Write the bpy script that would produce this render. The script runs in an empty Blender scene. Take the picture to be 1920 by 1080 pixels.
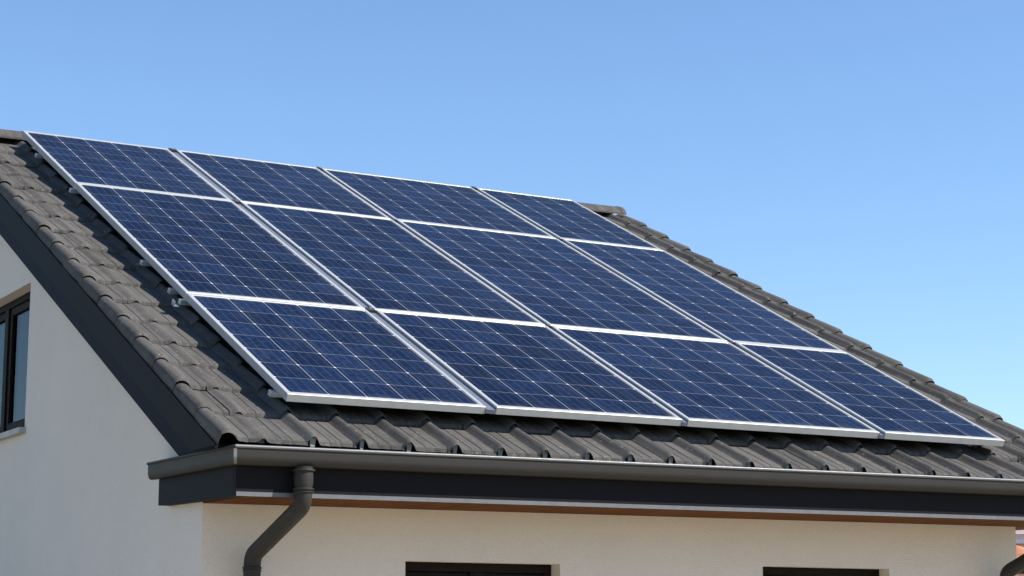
import bpy, math, random
from mathutils import Vector, Matrix
random.seed(7)
C = bpy.context.scene.collection
S = bpy.context.scene
Z0 = 3.0                                    # height of the array's lower edge above the ground
TH = math.radians(26.233)                   # roof pitch
SN, CS = math.sin(TH), math.cos(TH)

# ------------------------------------------------------------------ camera, sky, sun
cd = bpy.data.cameras.new('camera'); cam = bpy.data.objects.new('camera', cd); C.objects.link(cam)
cam.location = (-4.253, -10.052, Z0 - 1.345)
cam.rotation_euler = (math.radians(90 + 10.133), 0, math.radians(-29.455))
cd.sensor_width = 36; cd.lens = 3700.3 / 1920 * 36; cd.clip_end = 6000; cd.clip_start = 0.1
S.camera = cam

SUN = Vector((0.68, -0.60, 0.88)).normalized()
sun_el = math.asin(SUN.z); sun_az = math.atan2(SUN.x, SUN.y)      # azimuth clockwise from +Y
w = bpy.data.worlds.new('World'); S.world = w; w.use_nodes = True
nt = w.node_tree
sky = nt.nodes.new('ShaderNodeTexSky'); sky.sky_type = 'NISHITA'; sky.sun_disc = False
sky.sun_elevation = sun_el; sky.sun_rotation = sun_az
sky.altitude = 0; sky.air_density = 1.0; sky.dust_density = 0.0; sky.ozone_density = 5.8
bg = nt.nodes['Background']; bg.inputs['Strength'].default_value = 0.12
nt.links.new(sky.outputs[0], bg.inputs['Color'])
sl = bpy.data.lights.new('sun', 'SUN'); sl.energy = 4.8; sl.angle = math.radians(0.5); sl.color = (1, .95, .87)
so = bpy.data.objects.new('sun', sl); C.objects.link(so)
so.rotation_euler = SUN.to_track_quat('Z', 'Y').to_euler(); so.location = (20, -10, 30)
S.view_settings.view_transform = 'Standard'; S.view_settings.look = 'None'
S.view_settings.exposure = 0.68; S.view_settings.gamma = 1; S.view_settings.use_curve_mapping = False

# ------------------------------------------------------------------ materials
class NB:
    """small node builder"""
    def __init__(s, name):
        s.m = bpy.data.materials.new(name); s.m.use_nodes = True
        s.t = s.m.node_tree; s.b = s.t.nodes['Principled BSDF']
    def n(s, typ, **kw):
        x = s.t.nodes.new(typ)
        for k, v in kw.items(): setattr(x, k, v)
        return x
    def l(s, a, b): s.t.links.new(a, b)
    def math(s, op, a, b=None, clamp=False):
        x = s.n('ShaderNodeMath', operation=op, use_clamp=clamp)
        for i, v in enumerate((a, b)):
            if v is None: continue
            if isinstance(v, (int, float)): x.inputs[i].default_value = v
            else: s.l(v, x.inputs[i])
        return x.outputs[0]
    def mix(s, f, a, b, mode='MIX'):
        x = s.n('ShaderNodeMix', data_type='RGBA', blend_type=mode)
        for i, v in ((0, f), (6, a), (7, b)):
            if isinstance(v, (int, float)): x.inputs[i].default_value = v
            elif isinstance(v, tuple): x.inputs[i].default_value = (*v, 1) if len(v) == 3 else v
            else: s.l(v, x.inputs[i])
        return x.outputs[2]
    def noise(s, vec, scale, detail=4, rough=.55):
        x = s.n('ShaderNodeTexNoise'); x.inputs['Scale'].default_value = scale
        x.inputs['Detail'].default_value = detail; x.inputs['Roughness'].default_value = rough
        if vec is not None: s.l(vec, x.inputs['Vector'])
        return x.outputs['Fac']
    def mapping(s, vec, scale=(1, 1, 1)):
        x = s.n('ShaderNodeMapping'); x.inputs['Scale'].default_value = scale
        s.l(vec, x.inputs['Vector']); return x.outputs[0]
    def ramp(s, f, stops):
        x = s.n('ShaderNodeValToRGB'); e = x.color_ramp.elements
        while len(e) < len(stops): e.new(.5)
        for el, (p, c) in zip(e, stops):
            el.position = p; el.color = (*c, 1) if isinstance(c, tuple) else (c, c, c, 1)
        s.l(f, x.inputs[0]); return x.outputs[0]
    def bump(s, h, strength=.3, dist=.01):
        x = s.n('ShaderNodeBump'); x.inputs['Strength'].default_value = strength
        x.inputs['Distance'].default_value = dist
        s.l(h, x.inputs['Height']); s.l(x.outputs[0], s.b.inputs['Normal'])
    def set(s, **kw):
        for k, v in kw.items():
            i = s.b.inputs[k.replace('_', ' ')]
            if isinstance(v, tuple): i.default_value = (*v, 1) if len(v) == 3 else v
            elif isinstance(v, (int, float)): i.default_value = v
            else: s.l(v, i)
        return s.m

def worn(name, col, rough=.5, metal=0., var=.15, scale=6., bump=0., bscale=200., spec=.5, rvar=1.):
    """painted or plain surface with faint mottling and fine relief"""
    b = NB(name); o = b.n('ShaderNodeTexCoord').outputs['Object']
    f = b.noise(o, scale, 6, .6)
    lo = tuple(c * (1 - var) for c in col); hi = tuple(min(1, c * (1 + var)) for c in col)
    c = b.ramp(f, [(.3, lo), (.7, hi)])
    r = b.ramp(b.noise(o, scale * 3, 4), [(.3, max(0, rough - .08 * rvar)), (.7, min(1, rough + .1 * rvar))])
    if bump: b.bump(b.noise(o, bscale, 3, .7), bump, .004)
    return b.set(Base_Color=c, Roughness=r, Metallic=metal, Specular_IOR_Level=spec)

def m_stucco():
    b = NB('stucco'); o = b.n('ShaderNodeTexCoord').outputs['Object']
    f = b.noise(o, 1.3, 6, .6)
    c = b.ramp(f, [(.3, (.71, .64, .565)), (.7, (.76, .685, .605))])
    g = b.noise(b.mapping(o, (1, 1, .25)), 5, 6, .65)
    c = b.mix(b.math('MULTIPLY', g, .12), c, (.74, .66, .56))
    sp = b.noise(o, 130, 3, .75)
    c = b.mix(b.ramp(sp, [(.36, .17), (.52, 0.)]), c, (.46, .41, .35))
    c = b.mix(b.ramp(b.noise(o, 42, 4, .7), [(.55, 0.), (.75, .35)]), c, (.82, .745, .665))
    v = b.n('ShaderNodeTexVoronoi'); v.inputs['Scale'].default_value = 140; b.l(o, v.inputs['Vector'])
    h = b.math('ADD', b.noise(o, 260, 4, .7), b.math('MULTIPLY', v.outputs['Distance'], .6))
    b.bump(h, .6, .008)
    return b.set(Base_Color=c, Roughness=.92, Specular_IOR_Level=.2)

def m_tile():
    b = NB('concrete_tile')
    uv = b.n('ShaderNodeUVMap', uv_map='UVMap').outputs[0]
    o = b.n('ShaderNodeTexCoord').outputs['Object']
    at = b.n('ShaderNodeAttribute', attribute_name='tint').outputs['Fac']
    st = b.noise(b.mapping(uv, (26, 1.6, 1)), 1, 6, .6)              # weather streaks down the slope
    st2 = b.noise(b.mapping(uv, (90, 3, 1)), 1, 4, .6)
    bl = b.noise(o, 7, 6, .65)
    c = b.ramp(at, [(0, (.062, .056, .050)), (.5, (.084, .077, .069)), (1, (.110, .101, .091))])
    c = b.mix(b.ramp(st, [(.36, 0.), (.66, .8)]), c, (.046, .043, .040))
    c = b.mix(b.ramp(st2, [(.48, 0.), (.72, .55)]), c, (.142, .132, .118))
    c = b.mix(b.ramp(bl, [(.52, 0.), (.75, .5)]), c, (.122, .113, .100))
    li = b.noise(o, 38, 3, .5)
    c = b.mix(b.ramp(li, [(.64, 0.), (.72, .6)]), c, (.24, .23, .19))
    b.bump(b.math('ADD', b.noise(o, 180, 4, .7), b.math('MULTIPLY', st2, .8)), .45, .004)
    return b.set(Base_Color=c, Roughness=.88, Specular_IOR_Level=.3)

def m_cells():
    """polycrystalline cells under low-iron glass; UV is counted in cells"""
    b = NB('solar_cells')
    uv = b.n('ShaderNodeUVMap', uv_map='UVMap').outputs[0]
    sep = b.n('ShaderNodeSeparateXYZ'); b.l(uv, sep.inputs[0])
    u, v = sep.outputs[0], sep.outputs[1]
    def line(x, w):                                                 # 1 near whole numbers
        f = b.math('FRACT', x); d = b.math('MINIMUM', f, b.math('SUBTRACT', 1, f))
        return b.math('LESS_THAN', d, w)
    gu = line(u, .0085); gv = line(v, .0075)
    bus = line(b.math('ADD', b.math('MULTIPLY', u, 4.0), .5), .017)
    o = b.n('ShaderNodeTexCoord').outputs['Object']
    vo = b.n('ShaderNodeTexVoronoi'); vo.inputs['Scale'].default_value = 9
    b.l(b.mapping(uv, (1, 1.4, 1)), vo.inputs['Vector'])
    cellid = b.n('ShaderNodeTexWhiteNoise', noise_dimensions='2D')
    fl = b.n('ShaderNodeVectorMath', operation='FLOOR'); b.l(uv, fl.inputs[0]); b.l(fl.outputs[0], cellid.inputs['Vector'])
    k = b.math('ADD', b.math('MULTIPLY', vo.outputs['Color'], .55), b.math('MULTIPLY', cellid.outputs['Value'], .32))
    k = b.math('ADD', k, b.math('MULTIPLY', b.noise(uv, 30, 3), .35))
    oi = b.n('ShaderNodeObjectInfo'); k = b.math('ADD', k, b.math('MULTIPLY', b.math('SUBTRACT', oi.outputs['Random'], .5), .16))
    c = b.ramp(k, [(.2, (.0016, .0034, .0125)), (.55, (.0036, .0082, .027)), (1., (.010, .022, .060))])
    c = b.mix(b.math('MULTIPLY', bus, .25), c, (.26, .30, .38))
    c = b.mix(b.math('MULTIPLY', gv, .42), c, (.48, .47, .46))
    c = b.mix(b.math('MULTIPLY', gu, .48), c, (.62, .60, .57))
    dx = b.math('ABSOLUTE', b.math('SUBTRACT', b.math('FRACT', b.math('ADD', u, .5)), .5))
    dy = b.math('ABSOLUTE', b.math('SUBTRACT', b.math('FRACT', b.math('ADD', v, .5)), .5))
    dia = b.math('LESS_THAN', b.math('ADD', dx, dy), .045)          # bare corners where four cells meet
    c = b.mix(b.math('MULTIPLY', dia, .62), c, (.70, .69, .66))
    dust = b.noise(b.mapping(o, (1.5, .5, 1)), 3, 6, .6)
    c = b.mix(b.ramp(dust, [(.45, 0.), (.8, .035)]), c, (.4, .38, .34))
    so = b.n('ShaderNodeSeparateXYZ'); b.l(o, so.inputs[0])            # grime held back by the lower frame bar
    gr = b.math('MULTIPLY', b.ramp(so.outputs[1], [(.045, 1.), (.11, 0.)]), b.ramp(b.noise(b.mapping(o, (9, 2, 1)), 1, 4), [(.4, 0.), (.75, .35)]))
    c = b.mix(gr, c, (.16, .145, .12))
    return b.set(Base_Color=c, Roughness=b.ramp(dust, [(.3, .10), (.8, .26)]), IOR=1.085, Specular_IOR_Level=.5)

def m_wood():
    b = NB('soffit_wood'); o = b.n('ShaderNodeTexCoord').outputs['Object']
    sep = b.n('ShaderNodeSeparateXYZ'); b.l(o, sep.inputs[0])
    g = b.noise(b.mapping(o, (55, 3.5, 1)), 1, 5, .6)
    c = b.ramp(g, [(.3, (.050, .018, .004)), (.55, (.115, .044, .010)), (.8, (.18, .080, .022))])
    f = b.math('FRACT', b.math('MULTIPLY', sep.outputs[0], 9.5))
    gap = b.math('LESS_THAN', f, .07)
    wn = b.n('ShaderNodeTexWhiteNoise', noise_dimensions='1D')
    b.l(b.math('FLOOR', b.math('MULTIPLY', sep.outputs[0], 9.5)), wn.inputs['W'])
    c = b.mix(b.math('MULTIPLY', wn.outputs['Value'], .35), c, (.12, .05, .02))
    c = b.mix(gap, c, (.02, .01, .006))
    return b.set(Base_Color=c, Roughness=.85, Specular_IOR_Level=.08)

def m_pane():
    m = bpy.data.materials.new('window_glass'); m.use_nodes = True; t = m.node_tree; t.nodes.clear()
    out = t.nodes.new('ShaderNodeOutputMaterial'); mx = t.nodes.new('ShaderNodeMixShader')
    tr = t.nodes.new('ShaderNodeBsdfTransparent'); tr.inputs[0].default_value = (.45, .50, .53, 1)
    gl = t.nodes.new('ShaderNodeBsdfGlossy'); gl.inputs['Roughness'].default_value = .02
    lw = t.nodes.new('ShaderNodeLayerWeight'); lw.inputs['Blend'].default_value = .5
    pw = t.nodes.new('ShaderNodeMath'); pw.operation = 'POWER'; pw.inputs[1].default_value = 5
    ma = t.nodes.new('ShaderNodeMath'); ma.operation = 'MULTIPLY_ADD'; ma.inputs[1].default_value = .40; ma.inputs[2].default_value = .03
    t.links.new(lw.outputs['Facing'], pw.inputs[0]); t.links.new(pw.outputs[0], ma.inputs[0])
    t.links.new(ma.outputs[0], mx.inputs[0]); t.links.new(tr.outputs[0], mx.inputs[1]); t.links.new(gl.outputs[0], mx.inputs[2])
    t.links.new(mx.outputs[0], out.inputs[0]); return m

def m_ground():
    b = NB('ground'); o = b.n('ShaderNodeTexCoord').outputs['Object']
    f = b.noise(o, .05, 6, .6)
    grass = b.ramp(b.noise(o, 3, 6, .7), [(.3, (.035, .06, .018)), (.7, (.085, .12, .04))])
    dry = b.ramp(b.noise(o, 5, 5, .6), [(.3, (.16, .135, .085)), (.7, (.24, .205, .14))])
    return b.set(Base_Color=b.mix(b.ramp(f, [(.42, 0.), (.6, 1.)]), grass, dry), Roughness=.95)

def m_bounce_paving():
    b = NB('bounce_paving'); o = b.n('ShaderNodeTexCoord').outputs['Object']
    br = b.n('ShaderNodeTexBrick'); br.inputs['Scale'].default_value = 2.2
    br.inputs['Color1'].default_value = (.44, .36, .25, 1); br.inputs['Color2'].default_value = (.50, .41, .29, 1)
    br.inputs['Mortar'].default_value = (.25, .22, .18, 1); br.inputs['Mortar Size'].default_value = .012
    b.l(o, br.inputs['Vector'])
    c = b.mix(b.math('MULTIPLY', b.noise(o, 4, 6), .3), br.outputs['Color'], (.3, .27, .21))
    return b.set(Base_Color=c, Roughness=.85)

def m_claytile():
    b = NB('clay_tile'); o = b.n('ShaderNodeTexCoord').outputs['Object']
    c = b.ramp(b.noise(o, 6, 5, .6), [(.3, (.36, .12, .05)), (.7, (.55, .22, .10))])
    return b.set(Base_Color=c, Roughness=.85)

M = dict(
    stucco=m_stucco(), tile=m_tile(), cells=m_cells(), wood=m_wood(), pane=m_pane(), ground=m_ground(), bounce_paving=m_bounce_paving(),
    clay=m_claytile(),
    frame=worn('panel_frame', (.46, .46, .445), .36, .25, .07, 14, .05, 300),
    rail=worn('mill_aluminium', (.50, .53, .57), .38, .6, .12, 30),
    lit_bead=worn('gutter_bead_highlight', (.15, .152, .155), .38, 0, .15, 25),  # front bead only: sun and sky highlight put into a paler colour
    seam=worn('gutter_solder', (.12, .115, .105), .45, 0, .15, 25),
    channel=worn('channel_metal', (.15, .17, .21), .45, .2, .12, 30),
    steel=worn('bracket_steel', (.62, .63, .65), .3, .8, .15, 60),
    black=worn('clamp_black', (.03, .03, .032), .45),
    gutter=worn('gutter_metal', (.034, .0315, .028), .55, .0, .05, 3, 0, 240, .15, .3),
    board=worn('fascia_paint', (.0105, .0098, .0115), .65, 0, .02, 1.2, 0, 120, .08, .1),
    inner=worn('inner_board_shade', (.0045, .005, .012), .65, 0, .02, 1.2, 0, 200, .08, .1),  # shade under the verge put into a darker navy colour
    strip=worn('drip_strip_metal', (.125, .128, .132), .5, .1, .12, 20),
    sash=worn('dark_timber', (.010, .0065, .0045), .65, 0, .25, 20, 0, 200, .10),
    sill=worn('sill_stone', (.42, .40, .37), .7, 0, .15, 12, .2, 150),
    curtain=worn('curtain', (.17, .21, .24), .9, 0, .1, 8),
    mortar=worn('eave_mortar', (.30, .28, .25), .95, 0, .25, 60, .4, 160),
    nwall=worn('neighbour_plaster', (.55, .36, .30), .9, 0, .1, 3),
    nwhite=worn('neighbour_white', (.80, .80, .80), .8, 0, .05, 3),
)

# ------------------------------------------------------------------ mesh helpers
class MB:
    def __init__(s): s.v = []; s.f = []; s.uv = []; s.tint = []; s.cur = .5
    def face(s, pts, uvs=None):
        i = len(s.v); s.v += [tuple(p) for p in pts]; s.f.append(tuple(range(i, i + len(pts))))
        s.uv.append(uvs or [(0, 0)] * len(pts)); s.tint.append(s.cur)
    def grid(s, rows, closed=False, uvf=None):
        """shared-vertex sheet from rows of points"""
        i0 = len(s.v); n = len(rows[0])
        for r in rows: s.v += [tuple(p) for p in r]
        for a in range(len(rows) - 1):
            for k in range(n if closed else n - 1):
                q = (k + 1) % n
                s.f.append((i0 + a * n + k, i0 + a * n + q, i0 + (a + 1) * n + q, i0 + (a + 1) * n + k))
                s.uv.append([uvf(a, k), uvf(a, k + 1), uvf(a + 1, k + 1), uvf(a + 1, k)] if uvf else [(0, 0)] * 4)
                s.tint.append(s.cur)
    def ngon(s, pts): s.face(pts)
    def hexa(s, c):                                                 # 8 corners: 4 below, 4 above
        i = len(s.v); s.v += [tuple(p) for p in c]
        for q in ((3, 2, 1, 0), (4, 5, 6, 7), (0, 1, 5, 4), (1, 2, 6, 5), (2, 3, 7, 6), (3, 0, 4, 7)):
            s.f.append(tuple(i + k for k in q)); s.uv.append([(0, 0)] * 4); s.tint.append(s.cur)
    def box(s, a, b):
        (x0, y0, z0), (x1, y1, z1) = a, b
        s.hexa([(x0, y0, z0), (x1, y0, z0), (x1, y1, z0), (x0, y1, z0), (x0, y0, z1), (x1, y0, z1), (x1, y1, z1), (x0, y1, z1)])
    def tube(s, path, r, n=20, caps=True):
        path = [Vector(p) for p in path]; rs = r if isinstance(r, list) else [r] * len(path)
        rows = []; up = None
        for i, p in enumerate(path):
            t = (path[min(i + 1, len(path) - 1)] - path[max(i - 1, 0)]).normalized()
            if up is None: up = t.orthogonal().normalized()
            up = (up - t * up.dot(t)).normalized(); sd = t.cross(up)
            rows.append([p + (up * math.cos(a) + sd * math.sin(a)) * rs[i] for a in (2 * math.pi * k / n for k in range(n))])
        s.grid(rows, True)
        if caps: s.ngon(rows[0][::-1]); s.ngon(rows[-1])
    def build(s, name, mat, parent=None, smooth=0, bevel=0):
        me = bpy.data.meshes.new(name); me.from_pydata(s.v, [], s.f)
        uvl = me.uv_layers.new(name='UVMap'); k = 0
        for u in s.uv:
            for c in u: uvl.data[k].uv = c; k += 1
        at = me.attributes.new('tint', 'FLOAT', 'FACE')
        for i, t in enumerate(s.tint): at.data[i].value = t
        me.materials.append(mat); me.update()
        if smooth:
            me.polygons.foreach_set('use_smooth', [True] * len(me.polygons))
            me.set_sharp_from_angle(angle=math.radians(smooth))
        o = bpy.data.objects.new(name, me); C.objects.link(o); o.parent = parent
        if bevel:
            md = o.modifiers.new('bevel', 'BEVEL'); md.width = bevel; md.segments = 2; md.limit_method = 'ANGLE'
        return o
def tag(o, label=None, cat=None, group=None, kind=None):
    for k, v in (('label', label), ('category', cat), ('group', group), ('kind', kind)):
        if v: o[k] = v
    return o
def empty(name, loc, rot=(0, 0, 0)):
    o = bpy.data.objects.new(name, None); C.objects.link(o); o.location = loc; o.rotation_euler = rot
    o.empty_display_size = .2; return o
def RP(x, s, h):                                                    # point of the roof: across, up the slope, below the array plane
    return Vector((x, s * CS + h * SN, Z0 + s * SN - h * CS))
def EZ(x, z): return Z0 + z + .0062 * (x + .4)                      # the eave rises a little towards the right
def fillet(pts, r, n=6):
    pts = [Vector(p) for p in pts]; out = [pts[0]]
    for a, b, c in zip(pts, pts[1:], pts[2:]):
        d1 = (a - b).normalized(); d2 = (c - b).normalized()
        ang = d1.angle(d2); L = r / math.tan(ang / 2)
        p0, p1 = b + d1 * L, b + d2 * L
        for i in range(n + 1):
            t = i / n; out.append(p0 * (1 - t) ** 2 + b * 2 * t * (1 - t) + p1 * t * t)
    out.append(pts[-1]); return out

# ------------------------------------------------------------------ ground
g = MB(); R = 3000; g.face([(-R, -R, 0), (R, -R, 0), (R, R, 0), (-R, R, 0)])
tag(g.build('ground', M['ground']), kind='structure')
g = MB(); g.face([(-9, -9, .004), (16, -9, .004), (16, 14, .004), (-9, 14, .004)])  # unseen beige paving, added to bounce warm light up under the eave
tag(g.build('bounce_patio', M['bounce_paving']), kind='structure')

# ------------------------------------------------------------------ house
house = empty('house', (-.325, .41, 0))
tag(house, 'cream stucco house with dark grey tiled gable roof under the blue panels', 'house')
house_inv = Vector((.325, -.41, 0))
def hb(mb, name, mat, parent=None, **kw):
    """build a house part; geometry is written in world coordinates"""
    o = mb.build(name, mat, None, **kw)
    o.parent = parent or house
    if o.parent == house: o.matrix_parent_inverse = Matrix.Translation(house_inv)
    return o
XW, XE, YW = -.325, 5.74, .41                                        # gable walls and front wall
RIDGE = 6.60; YR = RIDGE * CS + .12 * SN; YB = 2 * YR - YW          # ridge line, back wall
ZS = Z0 - .57                                                       # wall head under the soffit
# walls with openings; each opening gets reveals
def wall_with_holes(mb, P, outline_lo, outline_hi, u0, u1, holes, depth):
    """P(u, v, d): point on the wall, d inwards. Strips of the wall are cut round the openings"""
    us = sorted({u0, u1, *[h[0] for h in holes], *[h[1] for h in holes], *outline_hi['k']})
    us = [u for u in us if u0 <= u <= u1]
    for a, b in zip(us, us[1:]):
        hs = [h for h in holes if h[0] <= a and h[1] >= b]
        segs = [(outline_lo, outline_lo, outline_hi['f'](a), outline_hi['f'](b))]
        if hs:
            h = hs[0]
            segs = [(outline_lo, outline_lo, h[2], h[2]), (h[3], h[3], outline_hi['f'](a), outline_hi['f'](b))]
        for l0, l1, t0, t1 in segs:
            mb.face([P(a, l0, 0), P(b, l1, 0), P(b, t1, 0), P(a, t0, 0)])
    for a, b, lo, hi in holes:
        for (p, q) in (((a, lo), (a, hi)), ((a, hi), (b, hi)), ((b, hi), (b, lo)), ((b, lo), (a, lo))):
            mb.face([P(*p, 0), P(*q, 0), P(*q, depth), P(*p, depth)])
FH = [(.938, 1.992, Z0 - 2.15, Z0 - .884), (3.525, 4.58, Z0 - 2.15, Z0 - .867)]
GH = [(4.075, 6.05, Z0 + .175, Z0 + 1.243)]
DEP = .15
wm = MB()
flat = lambda z: dict(k=[], f=lambda u: z)
wall_with_holes(wm, lambda u, v, d: (u, YW + d, v), 0, dict(k=[], f=lambda u: EZ(u, -.578)), XW, XE, FH, DEP)
def gable_top(y):
    yy = y if y <= YR else 2 * YR - y
    return RP(0, (yy - .22 * SN) / CS, .22).z
gt = dict(k=[YR], f=gable_top)
wall_with_holes(wm, lambda u, v, d: (XW + d, u, v), 0, gt, YW, YB, GH, DEP)
wall_with_holes(wm, lambda u, v, d: (XE - d, u, v), 0, gt, YW, YB, [], DEP)
wm.face([(XW, YB, 0), (XE, YB, 0), (XE, YB, ZS + .2), (XW, YB, ZS + .2)])
hb(wm, 'wall', M['stucco'])

# windows
def window(P, a, b, lo, hi, name='window', sill_out=.05):
    """P(u, v, d): u along the wall, v up, d inwards"""
    def bx(mb, u0, u1, v0, v1, d0, d1):
        mb.hexa([P(u0, v0, d0), P(u1, v0, d0), P(u1, v0, d1), P(u0, v0, d1), P(u0, v1, d0), P(u1, v1, d0), P(u1, v1, d1), P(u0, v1, d1)])
    fw = .055; e = .002
    f = MB()
    for (u0, u1, v0, v1) in ((a + e, b - e, hi - fw, hi - e), (a + e, b - e, lo + e, lo + fw), (a + e, a + fw, lo + fw, hi - fw), (b - fw, b - e, lo + fw, hi - fw), ((a + b) / 2 - .045, (a + b) / 2 + .045, lo + fw, hi - fw)):
        bx(f, u0, u1, v0, v1, .10, .17)
    win = hb(f, name, M['sash'], bevel=.004)
    A, B, LO, HI = a + fw, b - fw, lo + fw, hi - fw; sw = .06; mid = (a + b) / 2
    for (p, q) in ((A + .003, mid - .048), (mid + .048, B - .003)):
        s = MB()
        for (u0, u1, v0, v1) in ((p, q, HI - sw, HI - .003), (p, q, LO + .003, LO + sw), (p, p + sw, LO + sw, HI - sw), (q - sw, q, LO + sw, HI - sw)):
            bx(s, u0, u1, v0, v1, .115, .165)
        hb(s, 'sash', M['sash'], win, bevel=.004)
        gq = MB(); bx(gq, p + sw, q - sw, LO + sw, HI - sw, .135, .145); hb(gq, 'pane', M['pane'], win)
    cu = MB(); rows = []
    n = 90
    for v in (LO - .05, HI + .02):
        rows.append([P(A + (B - A) * i / n, v, .26 + .028 * math.sin(i * .85) + .01 * math.sin(i * 2.3)) for i in range(n + 1)])
    cu.grid(rows); hb(cu, 'curtain', M['curtain'], win, smooth=60)
    s = MB(); bx(s, a - .035, b + .035, lo - .045, lo - .002, -sill_out, .10); hb(s, 'sill', M['sill'], win, bevel=.004)
    return win
for h in FH: window(lambda u, v, d: (u, YW + d, v), *h)
for h in GH: window(lambda u, v, d: (XW + d, u, v), *h)

# ---------------- roof covering
PITCH, GAUGE, TL, TT = .29, .405, .445, .030
S_E = -.36; XL, XR = -.25, 5.84; NROW = 17
HB = .166                                                           # batten plane below the array plane
PROF = [(-.048, .000), (-.036, .007), (-.022, .022), (-.009, .032), (.002, .034), (.013, .030), (.030, .014), (.045, .004), (.058, .0),
        (.098, .0), (.101, -.003), (.105, -.003), (.108, .0), (.160, .001), (.163, -.0025), (.168, -.0025), (.171, .001), (.215, .0), (.238, .0), (.262, -.002)]
VPROF = [(-.246, -.050), (-.246, -.012), (-.243, .010), (-.235, .024), (-.220, .034), (-.200, .038), (-.180, .034), (-.160, .022), (-.142, .008), (-.130, .002),
         (-.092, .0), (-.089, -.003), (-.084, -.003), (-.081, .0), (-.040, .0), (.012, -.002)]
PROF = [(u, q * 1.22 if q > .005 else q) for u, q in PROF]
LOWP = [(u, q * .35 if q > 0 else q) for u, q in PROF]                # the joint next to the left verge tile is nearly flat
RPROF = [p for p in PROF if p[0] < .09] + [(.100, .002), (.114, .010), (.130, .026), (.150, .036), (.172, .039), (.192, .036), (.210, .026), (.222, .010), (.226, -.012), (.226, -.05)]
def tile(mb, prof, x0, s0, back=False, length=TL):
    """a tile with thickness; its tail rests on the course below"""
    mb.cur = min(1, max(0, random.gauss(.5, .3)))
    dz, dsk, dr = random.gauss(0, .0018), random.gauss(0, .004), random.gauss(0, .005)
    uo, vo = random.uniform(0, 50), random.uniform(0, 50)
    pr = prof
    def pt(u, q, s, k):
        x = x0 + u + dr * (s - s0)
        v = RP(x, s + dsk, HB - (TT * (1 - (s - s0) / TL)) - q - dz + k)
        if back: v = Vector((v.x, 2 * YR - v.y, v.z))
        return v
    n = len(pr)
    st = [s0, s0 + .006, s0 + length * .5, s0 + length]
    st[1] = s0 + .015; top = [[pt(u, q - (.007 if i == 0 else 0), s, 0) for u, q in pr] for i, s in enumerate(st)]
    sag = lambda q: TT - .004 - (.010 if q > .01 else 0)
    bot = [[pt(u, q, s, sag(q)) for u, q in pr] for s in (s0 - .012, s0 + length)]
    w = (lambda r: r) if not back else (lambda r: r[::-1])
    mb.grid([w(r) for r in top], uvf=lambda a, k: (uo + pr[min(k, n - 1)][0], vo + st[a]))
    mb.grid([w(bot[0]), w(top[0])], uvf=lambda a, k: (uo + pr[min(k, n - 1)][0], vo + a * .03))
    mb.grid([w(bot[1]), w(bot[0])])
    for e in (0, n - 1):
        mb.face([bot[0][e], bot[1][e], top[3][e], top[0][e]])
    return mb
tm = MB()
ncol = round((XR - XL) / PITCH)
for j in range(NROW):
    s0 = S_E + GAUGE * j; L = min(TL, RIDGE - .03 - s0)
    for k in range(ncol): tile(tm, LOWP if k == 0 else PROF, XL + PITCH * k, s0, length=L)
for j in range(NROW):                                               # the far slope
    s0 = S_E + GAUGE * j; L = min(TL, RIDGE - .03 - s0)
    for k in range(ncol): tile(tm, PROF, XL + PITCH * k, s0, back=True, length=L)
roof = hb(tm, 'roof', M['tile'], smooth=38)
dk = MB()                                                           # boarding below the tiles
for back in (False, True):
    fl = (lambda p: Vector((p.x, 2 * YR - p.y, p.z))) if back else (lambda p: p)
    a = [fl(RP(x, s, h)) for h in (.235, .205) for (x, s) in ((-.475, -.29), (6.04, -.29), (6.04, RIDGE), (-.475, RIDGE))]
    dk.hexa(a)
hb(dk, 'roof_deck', M['inner'], roof)
for j in range(NROW):
    s0 = S_E + GAUGE * j; L = min(TL, RIDGE - .02 - s0)
    for (x0, vp) in ((XL, VPROF), (XR, RPROF)):
        for back in (False, True):
            v = MB(); tile(v, vp, x0, s0, back=back, length=L)
            hb(v, 'verge_tile', M['tile'], roof, smooth=38)
# ridge caps
nc = 11; x0, x1 = -.53, 6.00; L = (x1 - x0) / nc
for i in range(nc):
    c = MB(); c.cur = random.gauss(.6, .15)
    a, b = x0 + L * i, x0 + L * (i + 1) + .04
    if i == nc - 1: b = x1
    def sec(x, r, z):
        out = []
        for k in range(-6, 7):
            t = k / 6; ang = t * 1.25
            out.append(Vector((x, YR + math.sin(ang) * r * 1.22, RP(0, RIDGE, .068).z - r * (1 - math.cos(ang)) * 1.05 + z)))
        return out
    z = random.gauss(0, .002)
    lo = [sec(a, .118, z - .006), sec(a + .05, .118, z - .006), sec(b - .05, .122, z), sec(b - .048, .1255, z + .003), sec(b, .1255, z + .003)]
    uo = random.uniform(0, 50)
    c.grid([r[::-1] for r in lo], uvf=lambda p, k: (uo + p * .1, uo + k * .03))
    inn = [[p + Vector((0, 0, -.016)) for p in r] for r in (lo[0], lo[-1])]
    c.grid([inn[0], inn[1]])
    for e, ii in ((0, 0), (-1, 1)): c.grid([lo[e], inn[ii]])
    for e in (0, -1): c.face([lo[0][e], lo[-1][e], inn[1][e], inn[0][e]])
    hb(c, 'ridge_cap', M['tile'], roof, smooth=40)
# mortar plugs under the rolls at the eave
for k in range(1, ncol + 1):
    mp = MB()
    x = XL + PITCH * k + .004 + random.gauss(0, .003); wd = random.uniform(.014, .021)
    t = random.uniform(.0, .006)
    q = [RP(x + d, S_E + ds - (.0 if ds else .006 - hh * .35), HB - hh) for ds in (0, .05) for (d, hh) in ((-wd * .6, -.006), (wd * .6, -.006), (wd, TT + .022 - t), (-wd, TT + .020 - t))]
    mp.hexa(q); hb(mp, 'eave_plug', M['mortar'], roof)

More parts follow.
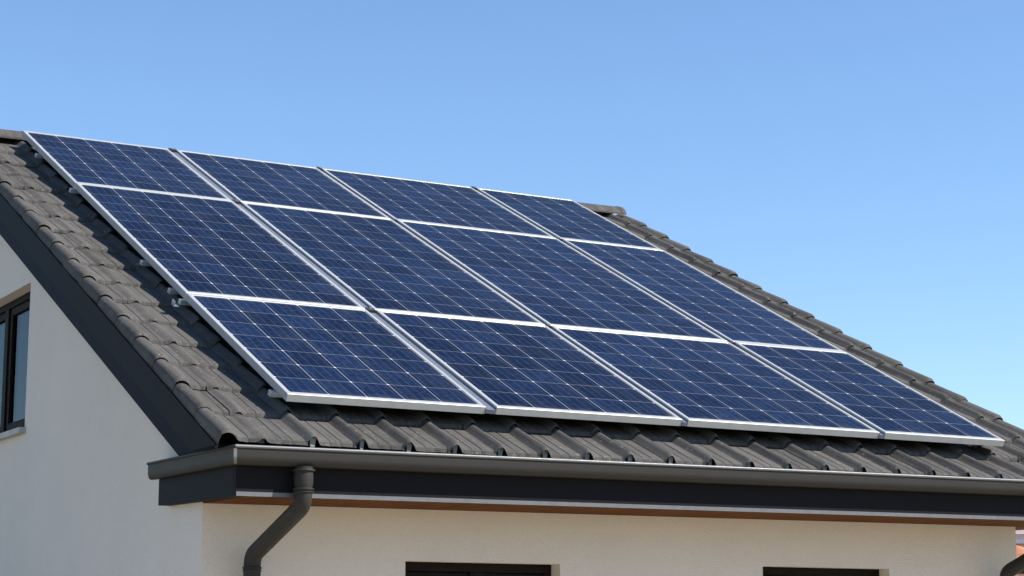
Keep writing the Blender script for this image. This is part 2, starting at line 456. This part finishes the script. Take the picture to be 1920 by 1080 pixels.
# ---------------- eaves: fascia, soffit, drip strip, gutter
XF, YF, YRET = -.398, -.262, .94                                    # fascia faces, end of the return
f = MB()
zt = -.345
f.hexa([(XF, YF, EZ(XF, -.592)), (6.12, YF, EZ(6.12, -.592)), (6.12, YF + .03, EZ(6.12, -.592)), (XF, YF + .03, EZ(XF, -.592)),
        (XF, YF, EZ(XF, zt)), (6.12, YF, EZ(6.12, zt)), (6.12, YF + .03, EZ(6.12, zt)), (XF, YF + .03, EZ(XF, zt))])
zb0, zb1 = Z0 - .592, Z0 - .575
f.hexa([(XF, YF + .032, zb0), (XW - .002, YF + .032, zb0), (XW - .002, YRET, zb1), (XF, YRET, zb1),
        (XF, YF + .032, Z0 + zt), (XW - .002, YF + .032, Z0 + zt), (XW - .002, YRET, Z0 + zt + .015), (XF, YRET, Z0 + zt + .015)])
hb(f, 'fascia', M['board'], roof, bevel=.002)
s = MB()
s.hexa([(XW, YF + .031, EZ(XW, -.591)), (6.10, YF + .031, EZ(6.1, -.591)), (6.10, YW - .001, EZ(6.1, -.591)), (XW, YW - .001, EZ(XW, -.591)),
        (XW, YF + .031, EZ(XW, -.575)), (6.10, YF + .031, EZ(6.1, -.575)), (6.10, YW - .001, EZ(6.1, -.575)), (XW, YW - .001, EZ(XW, -.575))])
s.hexa([(XE + .002, YW, EZ(XE, -.591)), (6.10, YW, EZ(6.1, -.591)), (6.10, YW + .9, EZ(6.1, -.591)), (XE + .002, YW + .9, EZ(XE, -.591)),
        (XE + .002, YW, EZ(XE, -.575)), (6.10, YW, EZ(6.1, -.575)), (6.10, YW + .9, EZ(6.1, -.575)), (XE + .002, YW + .9, EZ(XE, -.575))])
hb(s, 'soffit', M['wood'], roof)
for (a, b) in ((XF + .004, 3.02), (3.021, 6.12)):
    d = MB()
    d.hexa([(a, YF - .006, EZ(a, -.594)), (b, YF - .006, EZ(b, -.594)), (b, YF - .001, EZ(b, -.594)), (a, YF - .001, EZ(a, -.594)),
            (a, YF - .006, EZ(a, -.571)), (b, YF - .006, EZ(b, -.571)), (b, YF - .001, EZ(b, -.571)), (a, YF - .001, EZ(a, -.571))])
    hb(d, 'drip_strip', M['strip'], roof)
# bargeboards on both verges: an outer board and a deeper board set back behind it
def verge_board(xa, xb, h0, h1, name, mat, smin, inv=False):
    m = MB()
    q = lambda x, s, h: RP(x, s, h)
    pts = []
    def at(h, z):                                                   # slope position where depth h reaches height z
        return (z - Z0 + h * CS) / SN
    zc = Z0 + zt + .016
    s0a, s0b = max(smin, at(h0, zc)), max(smin, at(h1, zc))
    for back in (False, True):
        fl = (lambda p: Vector((p.x, 2 * YR - p.y, p.z))) if back else (lambda p: p)
        s1a, s1b = (YR - h0 * SN) / CS, (YR - h1 * SN) / CS
        m.hexa([fl(v) for v in (q(xa, s0b, h1), q(xb, s0b, h1), q(xb, s1b, h1), q(xa, s1b, h1), q(xa, s0a, h0), q(xb, s0a, h0), q(xb, s1a, h0), q(xa, s1a, h0))])
    return hb(m, name, mat, roof)
verge_board(-.505, -.478, .190, .350, 'bargeboard', M['board'], -9)
verge_board(-.398, -.327, .24, .555, 'inner_bargeboard', M['inner'], -9)
verge_board(6.045, 6.07, .185, .35, 'bargeboard', M['board'], -9)

# gutter: one swept channel with a mitred corner and a return along the gable
GP = [(.112, -.336), (.115, -.345), (.113, -.352)]
gp = [(.104, -.334), (.107, -.338)]
gp += [(.107, -.347), (.104, -.351), (.104, -.392), (.1025, -.402), (.099, -.4085), (.098, -.411), (.090, -.424), (.074, -.432), (.050, -.434), (.004, -.432), (.004, -.338)]
inner = [(.008, -.338), (.008, -.428), (.050, -.430), (.072, -.428), (.086, -.421), (.094, -.410), (.096, -.400), (.099, -.391), (.099, -.353), (.104, -.349)]
loop = gp + inner
RS = .053 / .115
gm = MB(); rows = []
def gpt(kind, d, z):
    if kind == 'end': return Vector((6.13, YF - d, EZ(6.13, z)))
    if kind == 'cor': return Vector((XF - d * RS, YF - d, Z0 + z))
    return Vector((XF - d * RS, 1.0, Z0 + z + .010))
xs = [6.13]
for kk in ('end', 'cor', 'ret'): rows.append([gpt(kk, d, z) for d, z in loop])
gm.grid(rows, True)
outer = [p for p in gp if True]
for kk, fl in (('end', 1), ('ret', -1)):
    cap = [gpt(kk, d, z) for d, z in gp]
    cap = cap + [gpt(kk, .112, -.335)] if False else cap
    gm.face(cap[::fl])
gut = hb(gm, 'gutter', M['gutter'], smooth=35)
# solder seam on the mitre
mj = MB(); rr = []
for e in (-.006, .012):
    rr.append([Vector((XF - d * RS - .002 + e, YF - d - .003, EZ(XF, z) - .002)) for d, z in gp[3:10]])
mj.grid(rr); hb(mj, 'mitre_seam', M['seam'], gut)
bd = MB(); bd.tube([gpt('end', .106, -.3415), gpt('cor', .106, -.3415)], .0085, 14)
hb(bd, 'gutter_bead', M['lit_bead'], gut, smooth=50)
bd = MB(); bd.tube([gpt('cor', .106, -.3415), gpt('ret', .106, -.3415)], .0083, 14); hb(bd, 'gutter_bead', M['gutter'], gut, smooth=50)  # return bead in plain gutter colour, without the painted highlight

# downspouts
def downspout(dx, dz):
    P0 = [(-.037 + dx, -.325, Z0 - .43 + dz), (-.037 + dx, -.325, Z0 - .635 + dz), (-.070 + dx, .29, Z0 - .880 + dz), (-.070 + dx, .29, .05)]
    t = MB(); t.tube(fillet(P0, .085, 8), .048, 28)
    d = hb(t, 'downspout', M['gutter'], smooth=50)
    def ring(p, r, h, name='collar'):
        c = MB(); x, y, z = p
        c.tube([(x, y, z), (x, y, z + h * .25), (x, y, z + h * .75), (x, y, z + h)], [r - .003, r, r, r - .003], 28)
        hb(c, name, M['gutter'], d, smooth=50)
    x, y = P0[0][:2]
    ring((x, y, Z0 - .456 + dz), .061, .012, 'outlet_flange')
    ring((x, y, Z0 - .535 + dz), .0525, .080, 'outlet_sleeve')
    ring((x, y, Z0 - .556 + dz), .0575, .010)
    ring((x, y, Z0 - .570 + dz), .0555, .008)
    x, y = P0[2][:2]
    ring((x, y, Z0 - .952 + dz), .0555, .010)
    ring((x, y, Z0 - .970 + dz), .0515, .016)
    b = MB(); b.box((x - .012, y + .045, Z0 - 1.30), (x + .012, YW - .001, Z0 - 1.27)); b.tube([(x, y, Z0 - 1.30), (x, y, Z0 - 1.27)], .052, 28)
    hb(b, 'wall_clip', M['gutter'], d)
downspout(0, 0)
downspout(5.59, .0)

# ------------------------------------------------------------------ mounting rails
FT = .045                                                           # frame height
colx = [(0, 1.25), (1.324, 2.632), (2.680, 4.191), (4.244, 5.287)]
rows_s = [(4.626, 6.332), (1.868, 4.616), (0, 1.858)]
for i, sr in enumerate((.17, 1.86, 2.09, 2.72, 4.61, 5.70)):
    e = empty('mounting_rail', RP(-.03, sr, HB), (TH, 0, 0))
    words = ['lowest', 'second lowest', 'third lowest', 'third highest', 'second highest', 'highest'][i]
    tag(e, f'silver rail across the roof under the panels, {words} of six, only its end showing', 'rail', 'rails carrying the solar panels')
    top = HB - FT - .002
    r = MB(); x1 = 5.33
    # C-profile, open slot on top
    prof = [(-.02, top - .030), (.02, top - .030), (.02, top), (.007, top), (.007, top - .006), (.013, top - .006), (.013, top - .024), (-.013, top - .024), (-.013, top - .006), (-.007, top - .006), (-.007, top), (-.02, top)]
    rw = [[Vector((x, y, z)) for y, z in prof] for x in (-.0, x1)]
    r.grid(rw, True)
    r.build('rail_profile', M['rail'], e)
    for x in (0, x1):
        c = MB(); c.box((x - .006 if x == 0 else x + .0005, -.022, top - .032), (x - .0005 if x == 0 else x + .006, .022, top - .001))
        c.build('end_cap', M['steel'], e, bevel=.002)
    for x in ((.30, 1.5, 2.45, 4.0, 5.27) if i else (5.27,)):
        h = MB(); h.box((x - .016, .021, .004), (x + .016, .028, top - .004)); h.box((x - .016, -.06, .012), (x + .016, .0205, .018))
        h.build('roof_hook', M['steel'], e, bevel=.002)
    if i == 1:                                                      # end bracket with a bolt at the row joint
        k = MB(); k.box((-.045, -.03, top - .046), (-.008, .03, top - .036)); k.box((-.045, -.03, top - .0355), (-.039, .03, top - .008))
        k.build('end_bracket', M['steel'], e, bevel=.003)
    b = MB(); b.tube([(x1 * 0 - .012, 0, top - .02), (-.004, 0, top - .02)], .008, 12); b.build('bolt', M['steel'], e)
# channel strips in the three gaps between the columns
for i, (a, b) in enumerate(zip(colx, colx[1:])):
    xm = (a[1] + b[0]) / 2; wd = (b[0] - a[1]) / 2 - .002
    e = empty('channel_strip', RP(xm, -.004, FT), (TH, 0, 0))
    tag(e, 'grey metal channel strip between the ' + ['first and second', 'second and third', 'third and fourth'][i] + ' panel columns from the left', 'strip', 'channel strips between panel columns')
    L = 6.335
    c = MB(); z = FT - .016
    prof = [(-wd, .004), (wd, .004), (wd, z + .006), (wd - .003, z + .006), (wd - .003, z), (-wd + .003, z), (-wd + .003, z + .006), (-wd, z + .006)]
    c.grid([[Vector((x, y, zz)) for x, zz in prof] for y in (0, L)], True)
    c.ngon([Vector((x, 0, zz)) for x, zz in prof][::-1]); c.ngon([Vector((x, L, zz)) for x, zz in prof])
    c.build('channel', M['channel'], e)
    for y, hgt in ((1.866, .004), (4.624, .004), (6.315, .006)):
        k = MB(); k.box((-wd + .004, y - .028, z + .001), (wd - .004, y + .028, FT + hgt)); ko = k.build('clamp', M['black'], e, bevel=.003)
        t = MB(); t.tube([(0, y, FT + hgt), (0, y, FT + hgt + .006)], .010, 6); t.build('bolt_head', M['steel'], ko)

# ------------------------------------------------------------------ solar panels
CELL = .242
rname = ['top', 'middle', 'bottom']; cname = ['leftmost', 'second from left', 'third from left', 'rightmost']
shape = ['short', 'tall', 'mid-height']
def solar_panel(ri, ci):
    (a, b), (s0, s1) = colx[ci], rows_s[ri]
    W, L = b - a, s1 - s0
    e = empty('solar_panel', RP(a + random.gauss(0, .0012), s0 + random.gauss(0, .0008), random.gauss(0, .0012)), (TH + random.gauss(0, .0006), random.gauss(0, .0006), 0))
    tag(e, f'{shape[ri]} {"narrow" if ci == 3 else "dark"} blue solar panel with silver frame, {cname[ci]} of the {rname[ri]} row', 'solar panel', 'solar panels on the tiled roof')
    fx, fy = .024, .038
    f = MB()
    def ring(ox, oy, z):
        return [Vector((ox, oy, z)), Vector((W - ox, oy, z)), Vector((W - ox, L - oy, z)), Vector((ox, L - oy, z))]
    loops = [ring(0, 0, -FT), ring(0, 0, -.0018), ring(.0018, .0018, 0), ring(fx - .001, fy - .001, 0), ring(fx, fy, -.001), ring(fx, fy, -FT)]
    f.grid([[*r] for r in loops] + [loops[0]], True)
    f.build('frame', M['frame'], e)
    nx = round((W - 2 * fx) / CELL); ny = round((L - 2 * fy) / CELL)
    gl = MB(); x0, x1, y0, y1 = fx - .0005, W - fx + .0005, fy - .0005, L - fy + .0005; zt_, zb_ = -.0035, -.009
    mx = .006
    U = lambda x: (x - x0 - mx) / (x1 - x0 - 2 * mx) * nx + 20 * ci
    V = lambda y: (y - y0 - mx) / (y1 - y0 - 2 * mx) * ny + 20 * ri
    q = [(x0, y0), (x1, y0), (x1, y1), (x0, y1)]
    gl.face([(*p, zt_) for p in q], [(U(p[0]), V(p[1])) for p in q])
    gl.face([(*p, zb_) for p in q[::-1]], [(.5, .5)] * 4)
    gl.build('cell_glass', M['cells'], e)
    return e
for ri in range(3):
    for ci in range(4): solar_panel(ri, ci)

# ------------------------------------------------------------------ neighbour's house far right
nb = empty('neighbour_house', (12.0, 8.2, 0), (0, 0, math.radians(-35)))
tag(nb, 'low pale neighbouring house with orange tiled lean-to roof seen past the wall corner', 'house')
m = MB(); m.box((0, 0, 0), (9, 6, 2.44)); m.build('wall', M['nwall'], nb)
m = MB(); m.box((0, 2.2, 2.441), (9, 6, 3.02)); m.build('upper_wall', M['nwhite'], nb)
rws = []; n = 240
for (y, z) in ((-.30, 2.53), (2.2, 2.86)):
    rws.append([Vector((-.3 + 9.6 * i / n, y, z + .035 * abs(math.sin(i * math.pi / 8)))) for i in range(n + 1)])
r = MB(); dn = Vector((0, 0, -.06))
r.grid(rws); r.grid([[p + dn for p in q][::-1] for q in rws]); r.grid([[p + dn for p in rws[0]], rws[0]])
r.build('roof', M['clay'], nb, smooth=40)
m = MB(); m.box((-.3, 2.12, 2.90), (9.3, 2.198, 2.96)); m.build('flashing', M['rail'], nb)
m = MB(); m.box((-.1, 2.1, 3.021), (9.1, 6.1, 3.09)); m.build('coping', M['nwhite'], nb)
